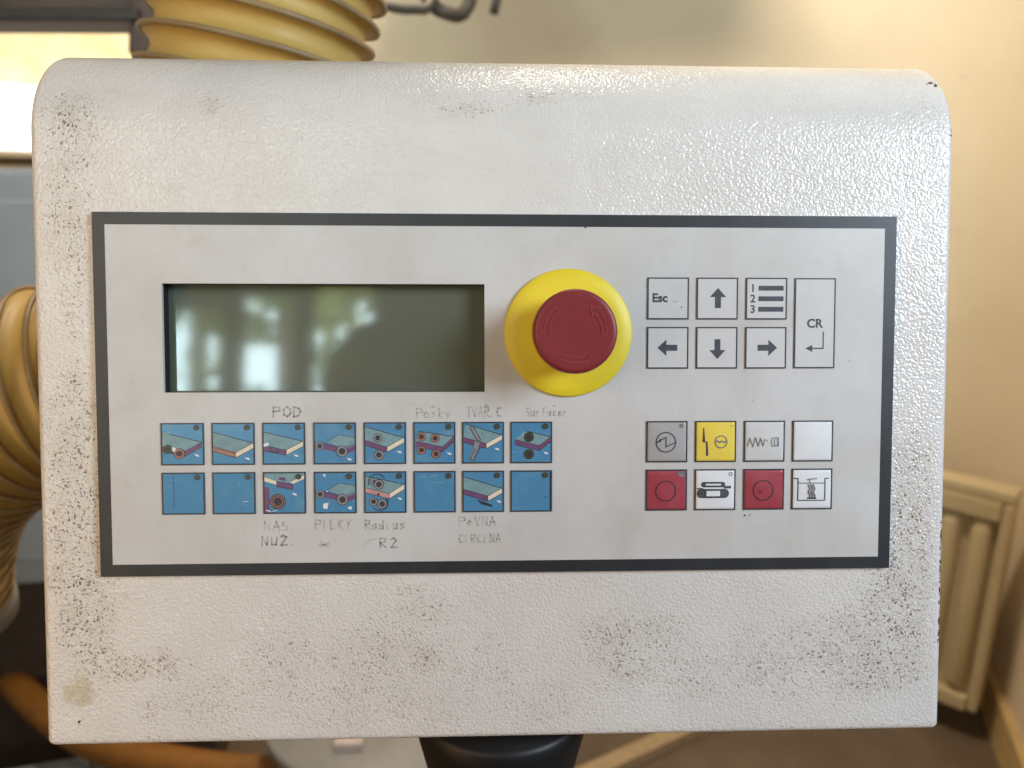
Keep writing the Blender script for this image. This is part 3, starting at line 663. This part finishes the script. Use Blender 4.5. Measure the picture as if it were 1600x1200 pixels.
def rot_arrow():
    # raised outline of a curved arrow, as thin round bars
    pts = []
    r0, r1, a0, a1 = 11.4, 13.6, R(-30), R(22)
    for k in range(9): a = a0 + (a1 - a0) * k / 8; pts.append((r1 * math.cos(a), r1 * math.sin(a)))
    pts += [(15.0 * math.cos(a1), 15.0 * math.sin(a1)), (12.5 * math.cos(a1 + .25), 12.5 * math.sin(a1 + .25)), (10.0 * math.cos(a1), 10.0 * math.sin(a1)), (r0 * math.cos(a1), r0 * math.sin(a1))]
    for k in range(9): a = a1 + (a0 - a1) * k / 8; pts.append((r0 * math.cos(a), r0 * math.sin(a)))
    pts.append(pts[0])
    bm = bmesh.new()
    for (a, b) in zip(pts[:-1], pts[1:]):
        d = Vector((b[0] - a[0], 0, b[1] - a[1])); L = d.length
        if L < .01: continue
        m = Matrix.Rotation(-math.atan2(d.z, d.x), 3, 'Y')
        box(bm, ((a[0] + b[0]) / 2 * S, -30.58 * S, (a[1] + b[1]) / 2 * S), ((L + .3) * S, .56 * S, .5 * S), m)
    return from_bm('rotation_arrow', bm)
ra = rot_arrow()
for k, a in enumerate((22, 158, 268)):
    o = link('rotation_arrow', ra, M['redline'], stop); o.rotation_euler = (0, -R(a), 0)

# black swivel mount under the box
ped = lathe('pedestal', [(0.030, -0.90), (0.030, -0.30), (0.031, -0.16), (0.033, -0.10), (0.038, -0.062), (0.0445, -0.030), (0.0485, -0.012), (0.049, -0.003), (0.047, 0.0)], 64)
po = link('pedestal', ped, M['black'], console, P(0.5, BASEV - 2.9, -55), True); po.rotation_euler = (LEAN, 0, 0)
pb = link('base_foot', lathe('base_foot', [(0.19, -1.095), (0.19, -1.085), (0.17, -1.075), (0.04, -1.06), (0.031, -0.88)], 64), M['black'], po, (0, 0, 0), True)

# ------------------------------------------------------------------ room behind the box
def wall_material(name, c1, c2):
    g = N(name); co = g.coord()
    base = g.mix(g.step(g.noise(co, 3.0, 5, 0.6), 0.3, 0.75), c1, c2)
    base = g.mix(g.math('MULTIPLY', g.step(g.noise(co, 38, 4, 0.7), 0.62, 0.75), 0.25), base, tuple(x * .6 for x in c1))
    g.bump(g.noise(co, 120, 4), 0.25, 0.003)
    return g.set(Base_Color=base, Roughness=0.75)
M['wall'] = wall_material('cream_wall_paint', (0.74, 0.61, 0.44), (0.80, 0.67, 0.49))
def floor_material():
    g = N('brown_floor'); co = g.coord()
    base = g.mix(g.step(g.noise(co, 5, 6, 0.65), 0.3, 0.75), (0.115, 0.080, 0.052), (0.16, 0.115, 0.075))
    base = g.mix(g.math('MULTIPLY', g.step(g.noise(co, 60, 4, 0.7), 0.6, 0.75), 0.4), base, (0.06, 0.045, 0.03))
    g.bump(g.noise(co, 90, 4), 0.2, 0.002)
    return g.set(Base_Color=base, Roughness=0.6)
M['floor'] = floor_material()
fl = link('floor', pydata('floor', [(-4.5, -4, 0), (4.5, -4, 0), (4.5, 6, 0), (-4.5, 6, 0)], [(0, 1, 2, 3)]), M['floor']); tag(fl, 'brown workshop floor', kind='structure')

def wall(name, a, b, z1=3.0, th=0.12, side=1, holes=None):
    a = Vector((a[0], a[1], 0)); b = Vector((b[0], b[1], 0)); d = (b - a); L = d.length; d.normalize(); n = Vector((-d.y, d.x, 0)) * side
    bm = bmesh.new(); ang = math.atan2(d.y, d.x); m = Matrix.Rotation(ang, 3, 'Z')
    spans = [(0, L, 0, z1)]
    if holes:
        spans = []; x = 0
        for (x0, x1, h0, h1) in holes:
            spans += [(x, x0, 0, z1), (x0, x1, 0, h0), (x0, x1, h1, z1)]; x = x1
        spans.append((x, L, 0, z1))
    for (x0, x1, h0, h1) in spans:
        box(bm, a + d * ((x0 + x1) / 2) + n * th / 2 + Vector((0, 0, (h0 + h1) / 2)), (x1 - x0, th, h1 - h0), m)
    return from_bm(name, bm)
CK = Vector((1.42, 1.49, 0)); DB = Vector((-.848, .53, 0)); CL = CK + DB * 2.9; DL = Vector((-.53, -.848, 0)); DS = Vector((.384, .923, 0))
o = link('back_wall', wall('back_wall', CK - DB * .2, CL - DB * -.1, 3.0, .12, -1), M['wall']); tag(o, 'cream painted wall behind the control box', kind='structure')
o = link('side_wall', wall('side_wall', CK, CK - DS * 0.8, 3.0, .12, 1), M['wall']); tag(o, 'cream painted wall on the far right', kind='structure')
sk = link('skirting', wall('skirting', CK - DS * .03, CK - DS * 0.8, .12, .02, -1), plain('skirting_paint', (0.55, 0.38, 0.17), 0.5)); tag(sk, 'ochre skirting strip along the right wall', kind='structure')
# left wall with the bright window
W0, W1 = 0.10, 1.0
o = link('left_wall', wall('left_wall', CL, CL + DL * 3.2, 3.0, .12, -1, [(W0, W1, 1.47, 2.05)]), M['wall']); tag(o, 'cream painted wall with a window on the left', kind='structure')

def emis(name, col, st):
    g = N(name); g.set(Base_Color=(0, 0, 0), Emission_Color=col, Emission_Strength=st); return g.m
AL = math.atan2(DL.y, DL.x)
win = empty('window', CL + DL * ((W0 + W1) / 2) + Vector((0, 0, 1.47)), (0, 0, AL))
tag(win, 'glowing window with a cream blind half lowered, left of the control box', 'window')
bm = bmesh.new(); hw = (W1 - W0) / 2
for (x, z, sx, sz) in ((-hw + .02, .29, .04, .58), (hw - .02, .29, .04, .58), (0, .56, 2 * hw - .08, .04), (0, .02, 2 * hw - .08, .04)):
    box(bm, (x, 0, z), (sx, .06, sz), None, .003)
link('frame', from_bm('frame', bm), plain('window_frame_paint', (0.6, 0.5, 0.36), 0.5), win)
link('bottom_rail', box_mesh('bottom_rail', (0, -.05, .205), (2 * hw - .02, .018, .014), .003), plain('blind_rail', (0.55, 0.42, 0.22), 0.5), win)
g = N('glowing_blind'); co = g.coord()
g.set(Base_Color=g.mix(g.step(g.noise(co, 7, 4), .35, .7), (0.86, 0.70, 0.42), (0.92, 0.82, 0.55)), Roughness=0.8, Emission_Color=g.mix(g.step(g.noise(co, 7, 4), .4, .62), (1.0, 0.66, 0.32), (1.0, 0.85, 0.48)), Emission_Strength=0.60)  # daylight coming through the blind is put in as warm emission
link('blind', box_mesh('blind', (0, -.05, .38), (2 * hw - .02, .003, .336)), g.m, win)
link('pane', box_mesh('pane', (0, .03, .12), (2 * hw - .08, .004, .2)), emis('bright_daylight_glass', (1.0, 0.98, 0.93), 2.2), win)
sl = link('sill', box_mesh('sill', (0, -.06, -.012), (2 * hw + .1, .14, .024), .004), plain('sill_wood', (0.10, 0.065, 0.02), 0.5), win)

# radiator
RD = Vector((-.70, .714, 0)); RA = math.atan2(RD.y, RD.x)
cream = plain('radiator_enamel', (0.55, 0.44, 0.26), 0.35, 0.05, 8)
rad = empty('radiator', Vector((1.262, 1.30, 0.0)), (0, 0, RA)); tag(rad, 'cream ribbed panel radiator low on the wall at right', 'radiator')
RL = 1.1
link('panel', box_mesh('panel', (RL / 2, -.035, .39), (RL - .02, .02, .57), .004), cream, rad)
bm = bmesh.new(); box(bm, (RL / 2, -.03, .685), (RL, .07, .03), None, .008); link('top_cover', from_bm('top_cover', bm), cream, rad, smooth=False)
for x in (.012, RL - .012): link('end_cover', box_mesh('end_cover', (x, -.03, .38), (.024, .07, .58), .008), cream, rad)
link('header_band', box_mesh('header_band', (RL / 2, -.008, .645), (RL - .05, .032, .05), .006), cream, rad)
link('foot_band', box_mesh('foot_band', (RL / 2, -.008, .105), (RL - .05, .032, .04), .006), cream, rad)
def flute():
    v, f = [], []
    hts = [(.128, .15), (.14, .75), (.165, 1), (.58, 1), (.605, .75), (.618, .15)]
    for (z, s) in hts:
        for k in range(9):
            a = math.pi * k / 8; v.append((-.026 * math.cos(a) * (.8 + .2 * s), -.026 + .030 * math.sin(a) * s, z))
    for i in range(len(hts) - 1):
        for k in range(8): a = i * 9 + k; f.append((a, a + 1, a + 10, a + 9))
    return pydata('flute', v, f)
fm = flute()
for k in range(14): link('flute', fm, cream, rad, (.062 + k * .072, 0, 0), True)
for (x, z) in ((.1, .16), (RL - .1, .16)): link('bracket', box_mesh('bracket', (x, -.09, z + .2), (.03, .10, .04)), cream, rad)
for x in (.12, RL - .12): link('leg', box_mesh('leg', (x, -.035, .045), (.03, .04, .09)), cream, rad)

# ------------------------------------------------------------------ spiral hose
HP = [(-.548, .305, 1.02), (-.541, .302, 1.06), (-.523, .298, 1.115), (-.492, .293, 1.166), (-.445, .291, 1.209), (-.385, .292, 1.240), (-.315, .295, 1.258), (-.268, .298, 1.29), (-.232, .302, 1.345), (-.212, .306, 1.405), (-.200, .31, 1.456), (-.187, .312, 1.508), (-.176, .315, 1.551), (-.160, .32, 1.60), (-.142, .325, 1.66), (-.12, .33, 1.75), (-.09, .34, 1.95), (-.07, .36, 2.25), (-.06, .38, 2.6)]
def hose(pts, r0, amp, pitch):
    path = smooth_path(pts, 0.0028); fr = frames(path); seg = 56; v, f = [], []; s = 0; ss = []
    for i, p in enumerate(path):
        if i: s += (p - path[i - 1]).length
        ss.append(s); t, u, b = fr[i]
        for k in range(seg):
            a = 2 * math.pi * k / seg; ph = (s / pitch - k / seg) % 1.0; d = min(ph, 1 - ph)
            r = r0 + amp * math.exp(-(d / .13) ** 2) + .0012 * math.cos(2 * math.pi * ph)
            v.append(p + (u * math.cos(a) + b * math.sin(a)) * r)
    for i in range(len(path) - 1):
        for k in range(seg):
            k2 = (k + 1) % seg; f.append((i * seg + k, i * seg + k2, (i + 1) * seg + k2, (i + 1) * seg + k))
    tube_me = pydata('tube', v, f)
    hv, hf = [], []; i = 0; turns = s / pitch; npt = int(turns * 48); sg = 6; rw = .0021
    cen = []
    for q in range(npt):
        sq = s * q / npt
        while i < len(ss) - 2 and ss[i + 1] < sq: i += 1
        w_ = (sq - ss[i]) / max(1e-9, ss[i + 1] - ss[i]); p = path[i].lerp(path[i + 1], w_); t, u, b = fr[i]
        a = 2 * math.pi * (sq / pitch); rd = u * math.cos(a) + b * math.sin(a); cen.append((p + rd * (r0 + amp + .0008), rd, t))
    for (c, rd, t) in cen:
        for k in range(sg):
            a = 2 * math.pi * k / sg; hv.append(c + rd * (rw * math.cos(a)) + t * (rw * 1.1 * math.sin(a)))
    for q in range(npt - 1):
        for k in range(sg):
            k2 = (k + 1) % sg; hf.append((q * sg + k, q * sg + k2, (q + 1) * sg + k2, (q + 1) * sg + k))
    return tube_me, pydata('wire_rib', hv, hf)
tm, rm = hose(HP, .078, .0072, .0215)
g = N('yellow_hose_plastic'); co = g.coord()
g.set(Base_Color=g.mix(g.step(g.noise(co, 14, 4), .3, .7), (0.52, 0.345, 0.095), (0.60, 0.415, 0.13)), Roughness=0.5)
ho = link('spiral_hose', tm, g.m, None, (0, 0, 0), True); tag(ho, 'yellow spiral suction hose curving up behind the control box', 'hose')
link('wire_rib', rm, plain('hose_rib', (0.30, 0.21, 0.105), 0.4), ho, (0, 0, 0), True)
link('end_collar', lathe('end_collar', [(.081, -.022), (.0885, -.020), (.089, -.004), (.0865, 0)], 48), plain('grey_collar', (.20, .20, .21), .5), ho, (-.547, .305, 1.026), True)

# ------------------------------------------------------------------ left background
cab = empty('machine_cabinet', (-1.02, 1.16, 0.0), (0, 0, R(6))); tag(cab, 'blue grey metal machine cabinet behind the yellow hose', 'cabinet')
bg = plain('blue_grey_paint', (0.42, 0.46, 0.51), 0.45, 0.06, 10)
link('body', box_mesh('body', (0, .16, 1.0), (.78, .32, .86), .012), bg, cab)
link('plinth', box_mesh('plinth', (0, .18, .285), (.74, .28, .57)), plain('dark_plinth', (0.065, 0.045, 0.034), 0.6), cab)
link('door', box_mesh('door', (-.02, -.004, 1.0), (.66, .012, .74), .004), bg, cab)
bar = tube('orange_bar', [(-1.45, 1.65, .32), (-1.276, 1.432, .30), (-1.06, 1.19, .30), (-.86, 1.035, .30), (-.70, .955, .31), (-.53, .90, .32), (-.36, .87, .33), (-.25, .86, .33)], .033, .02, 14)
ob = link('orange_band', bar, plain('orange_band_plastic', (0.26, 0.105, 0.017), 0.5), None, (0, 0, 0), True); tag(ob, 'orange curved band low at the left under the box corner', 'band')
bx = empty('grey_bin', (-1.13, 1.18, 0), (0, 0, R(14))); bx.scale = (1.25, 1.15, 1.0); tag(bx, 'small blue grey open bin on the floor at lower left', 'bin')
bm = bmesh.new()
for (c, s) in (((0, -.15, .1), (.36, .012, .2)), ((0, .15, .1), (.36, .012, .2)), ((-.18, 0, .1), (.012, .288, .2)), ((.18, 0, .1), (.012, .288, .2)), ((0, 0, .008), (.35, .288, .012))): box(bm, c, s)
link('shell', from_bm('shell', bm), plain('bin_plastic', (0.22, 0.235, 0.25), 0.5), bx)
link('rim', (lambda b: (box(b, (0, -.156, .2), (.38, .024, .016)), box(b, (0, .156, .2), (.38, .024, .016)), box(b, (-.186, 0, .2), (.024, .288, .016)), box(b, (.186, 0, .2), (.024, .288, .016)), from_bm('rim', b))[-1])(bmesh.new()), bpy.data.materials['bin_plastic'], bx)

st = empty('round_stool', (-.21, .93, 0)); tag(st, 'round pale stool top peeking out below the control box', 'stool')
pale = plain('pale_laminate', (0.25, 0.235, 0.22), 0.5, 0.08, 12)
link('seat', lathe('seat', [(.205, .42), (.215, .425), (.217, .445), (.212, .45), (.1, .451)], 64), pale, st, (0, 0, 0), True)
for k in range(4):
    a = R(45 + 90 * k); link('leg', tube('leg', [(.15 * math.cos(a), .15 * math.sin(a), .42), (.19 * math.cos(a), .19 * math.sin(a), 0)], .014, .1, 10), M['black'], st)
blk = link('white_block', box_mesh('white_block', (-.245, .80, .459), (.05, .03, .016), .002), plain('white_card', (.50, .42, .39), .6)); tag(blk, 'small pinkish white block on the round stool', 'block')
bt = link('wooden_batten', box_mesh('wooden_batten', (0, 0, .016), (.6, .045, .032), .002), plain('pale_wood', (0.42, 0.30, 0.17), 0.6, .1, 40)); bt.location = (.37, 1.265, 0); bt.rotation_euler = (0, 0, R(28)); tag(bt, 'pale wooden batten lying on the brown floor', 'batten')

# dark beam and cables at the top
bm_ = plain('dark_brown_metal', (0.085, 0.045, 0.030), 0.5, 0.35, 9)
be = empty('dark_beam', (-.95, 1.2, 1.681), (0, R(-.6), R(0))); tag(be, 'dark brown overhead beam at the top left corner', 'beam')
link('web', box_mesh('web', (0, .05, .16), (.66, .10, .32), .006), bm_, be)
link('lower_flange', box_mesh('lower_flange', (0, -.015, .010), (.664, .05, .022), .004), plain('beam_flange', (0.04, 0.026, 0.018), .5), be)
br = link('bracket', box_mesh('bracket', (.355, .0, .12), (.05, .06, .36), .006, Matrix.Rotation(R(10), 3, 'Y')), bm_, be)
cg = plain('grey_brown_cable', (0.10, 0.085, 0.065), 0.5)
cb = link('cable_loop', tube('cable_loop', [(-.26, 2.08, 2.22), (-.25, 1.32, 1.9), (-.205, 1.2, 1.742), (-.175, 1.19, 1.720), (-.135, 1.18, 1.715), (-.10, 1.2, 1.733), (-.07, 1.3, 1.88), (-.07, 2.08, 2.22)], .010, .01, 12), cg, None, (0, 0, 0), True); tag(cb, 'grey cable loop sagging at the top beside the hose', 'cable')
cb = link('hanging_cable', tube('hanging_cable', [(-.14, 2.08, 2.22), (-.13, 1.3, 1.88), (-.115, 1.22, 1.75), (-.075, 1.22, 1.716), (-.035, 1.2, 1.725), (-.012, 1.3, 1.88), (0, 2.08, 2.22)], .013, .01, 12), cg, None, (0, 0, 0), True); tag(cb, 'second grey cable with a tight sag right of the first loop', 'cable')
cb = link('cable_end', tube('cable_end', [(.03, 2.08, 2.22), (.028, 1.3, 1.86), (.020, 1.2, 1.75), (.012, 1.2, 1.712)], .009, .01, 12), cg, None, (0, 0, 0), True); tag(cb, 'short grey cable end pointing down at the top', 'cable')

ct = empty('shadow_blocker', (.09, 1.97, 2.2), (0, 0, math.atan2(-.53, .848))); tag(ct, 'unseen grey tray added above the cable loops to shadow the wall', 'shadow blocker')  # out-of-view tray, added to cast a soft shadow on the wall
link('blocker_base', box_mesh('blocker_base', (0, 0, .002), (1.1, .20, .004)), plain('galvanised', (.3, .3, .3), .4), ct)
for y in (-.10, .10): link('blocker_side', box_mesh('blocker_side', (0, y, .035), (1.1, .004, .07)), plain('galvanised_side', (.3, .3, .3), .4), ct)
# ------------------------------------------------------------------ window side of the room, seen mirrored in the display
dw = plain('shaded_wall', (0.20, 0.17, 0.10), 0.8)  # brown-olive wall with its backlit shade put into the base colour
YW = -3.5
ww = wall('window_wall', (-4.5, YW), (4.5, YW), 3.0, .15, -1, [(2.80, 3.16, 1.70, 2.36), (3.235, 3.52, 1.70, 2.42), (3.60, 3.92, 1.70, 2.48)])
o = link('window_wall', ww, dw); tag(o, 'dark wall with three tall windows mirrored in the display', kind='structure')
sky = link('sky', pydata('sky', [(-5.5, -8.5, .3), (-.2, -8.5, .3), (-.2, -8.5, 5.5), (-5.5, -8.5, 5.5)], [(0, 1, 2, 3)]), emis('bright_sky', (0.72, 0.95, 1.0), 26)); tag(sky, kind='structure')
g = N('leaf_green'); co = g.coord()
tr = g.n('ShaderNodeBsdfTranslucent'); lc = g.mix(g.noise(co, 3, 3), (0.20, 0.25, 0.07), (0.32, 0.38, 0.14)); g.l(lc, tr.inputs[0]); g.set(Base_Color=lc, Roughness=0.5)
ms = g.n('ShaderNodeMixShader'); ms.inputs[0].default_value = 0.5; g.l(g.b.outputs[0], ms.inputs[1]); g.l(tr.outputs[0], ms.inputs[2]); g.l(ms.outputs[0], g.t.nodes['Material Output'].inputs[0])
lf = g.m
bk = plain('bark', (0.06, 0.045, 0.03), 0.8)
def tree(x, y, h, seed, label):
    rn = random.Random(seed); t = empty('tree', (x, y, 0)); tag(t, label, 'tree', 'trees outside the window')
    link('trunk', tube('trunk', [(0, 0, 0), (.04, .02, h * .4), (-.03, 0, h * .8)], .08, .1, 10), bk, t, (0, 0, 0), True)
    v, f = [], []
    for c in range(26):
        cx, cy, cz = rn.uniform(-.8, .8), rn.gauss(0, .3), h * .66 + rn.uniform(-1.3, 1.5)
        for q in range(16):
            p = Vector((cx + rn.gauss(0, .12), cy + rn.gauss(0, .12), cz + rn.gauss(0, .12))); a = Vector((rn.uniform(-1, 1), rn.uniform(-1, 1), rn.uniform(-1, 1))).normalized(); b2 = a.orthogonal().normalized()
            b = len(v); s = rn.uniform(.045, .085); v += [p - a * s * 1.6, p + b2 * s, p + a * s * 1.6, p - b2 * s]; f.append((b, b + 1, b + 2, b + 3))
    link('crown', pydata('crown', v, f), lf, t)
tree(-2.6, -6.6, 4.2, 3, 'leafy tree outside the leftmost mirrored window')
tree(-1.75, -6.3, 4.6, 8, 'leafy tree outside the middle mirrored window')
tree(-.95, -6.8, 4.6, 12, 'leafy tree outside the rightmost mirrored window')

# ------------------------------------------------------------------ the photographer, mirrored as a dark outline in the display
def skin(name, joints, edges, mat, parent=None, root=0, sub=2):
    me = bpy.data.meshes.new(name); me.from_pydata([j[0] for j in joints], edges, [])
    o = bpy.data.objects.new(name, me); COL.objects.link(o); o.parent = parent
    sk = o.modifiers.new('skin', 'SKIN'); o.modifiers.new('sub', 'SUBSURF').levels = sub; o.modifiers['sub'].render_levels = sub
    for k, j in enumerate(joints):
        r = j[1]; me.skin_vertices[0].data[k].radius = r if isinstance(r, tuple) else (r, r)
        me.skin_vertices[0].data[k].use_root = (k == root)
    me.materials.append(mat); return o
pc = Vector((-.15, -.74, 0))
cloth = plain('dark_clothing', (0.035, 0.034, 0.03), 0.9); flesh = plain('skin_tone', (0.38, 0.22, 0.15), 0.55, .06); hairm = plain('dark_hair', (0.02, 0.015, 0.01), 0.7)
back = rot.to_3x3() @ Vector((0, 0, 1)); rgt = rot.to_3x3() @ Vector((1, 0, 0)); up = rot.to_3x3() @ Vector((0, 1, 0))
pp = cloc + back * .018
def hand(sx): return pp + rgt * (.086 * sx) + back * .012
J = [((0, -.10, .92), (.15, .11)), ((0, -.10, 1.02), (.14, .10)), ((0, -.07, 1.14), (.155, .11)), ((0, -.04, 1.24), (.12, .085)), ((0, .0, 1.295), .052), ((0, .03, 1.345), .055), ((0, .06, 1.40), (.075, .09)), ((0, .055, 1.46), (.072, .085))]
E_ = [(0, 1), (1, 2), (2, 3), (3, 4), (4, 5), (5, 6), (6, 7)]
for sx in (-1, 1):
    b = len(J); hp = hand(sx) - pc
    wr = hp + back * .055 + rgt * (.025 * sx) - up * .05
    J += [((.17 * sx, -.05, 1.22), .062), ((.255 * sx, .06, 1.03), .046), (tuple((Vector((.255 * sx, .06, 1.03)) + wr) / 2), .040), (tuple(wr), .029)]
    E_ += [(3, b), (b, b + 1), (b + 1, b + 2), (b + 2, b + 3)]
    pal = hp + back * .02 + rgt * (.008 * sx) - up * .012; J.append((tuple(pal), (.034, .018))); pi = len(J) - 1; E_.append((b + 3, pi))
    for k in range(4):
        q = pal + up * (.030 - .019 * k) ; ln = (.9, 1.0, .95, .78)[k]
        c1 = q - back * .018 * ln + rgt * (.008 * sx); c2 = q - back * .034 * ln - rgt * (.006 * sx); c3 = q - back * .034 * ln - rgt * (.022 * sx * ln)
        n = len(J); J += [(tuple(c1), .0092), (tuple(c2), .0085), (tuple(c3), .0075)]; E_ += [(pi, n), (n, n + 1), (n + 1, n + 2)]
    th = pal + up * .02 - rgt * (.022 * sx) + back * .006; n = len(J); J += [(tuple(th), .0105), (tuple(th + up * .012 - rgt * (.022 * sx)), .0085)]; E_ += [(pi, n), (n, n + 1)]
    b = len(J); J += [((.10 * sx, -.10, .84), .10), ((.11 * sx, -.07, .50), .066), ((.11 * sx, -.11, .12), .046), ((.115 * sx, -.09, .045), .045), ((.13 * sx, .06, .032), .036)]
    E_ += [(0, b), (b, b + 1), (b + 1, b + 2), (b + 2, b + 3), (b + 3, b + 4)]
man = skin('person', J, E_, cloth); man.location = pc
man['label'] = 'person in dark clothes holding up a phone, mirrored in the display'; man['category'] = 'person'
face = link('face', (lambda bm: (bmesh.ops.create_uvsphere(bm, u_segments=24, v_segments=16, radius=1), [setattr(v, 'co', Vector((v.co.x * .074 * (1 - .18 * max(0, -v.co.z)), .062 + v.co.y * .088 + (.018 * math.exp(-((v.co.x) ** 2) * 40 - (v.co.z + .1) ** 2 * 12) if v.co.y > 0 else 0), 1.405 + v.co.z * .115))) for v in bm.verts], from_bm('face', bm))[-1])(bmesh.new()), flesh, man, (0, 0, 0), True)
for sx in (-1, 1):
    link('ear', lathe('ear', [(.001, -.004), (.02, -.006), (.026, 0), (.018, .004)], 16, 'y'), flesh, face, (.074 * sx, .055, 1.405)).rotation_euler = (0, 0, R(75 * sx))
    link('eye', lathe('eye', [(.002, -.006), (.010, -.003), (.012, .002), (.004, .006)], 16, 'y'), hairm, face, (.030 * sx, .147, 1.415)).rotation_euler = (0, 0, R(180))
link('mouth', box_mesh('mouth', (0, .140, 1.345), (.045, .012, .010), .003), plain('lips', (.30, .12, .10), .5), face)
link('hair', (lambda bm: (bmesh.ops.create_uvsphere(bm, u_segments=24, v_segments=16, radius=1), bmesh.ops.delete(bm, geom=[v for v in bm.verts if v.co.z < -.1 or (v.co.y > .45 and v.co.z < .55)], context='VERTS'), [setattr(v, 'co', Vector((v.co.x * .082, .052 + v.co.y * .096, 1.412 + v.co.z * .122))) for v in bm.verts], from_bm('hair', bm))[-1])(bmesh.new()), hairm, man, (0, 0, 0), True)
ph = link('phone', box_mesh('phone', (0, 0, 0), (.155, .074, .008), .003), M['black']); ph.matrix_world = Matrix.Translation(pp) @ rot.to_4x4()
tag(ph, 'black phone held in front of the control box', 'phone')
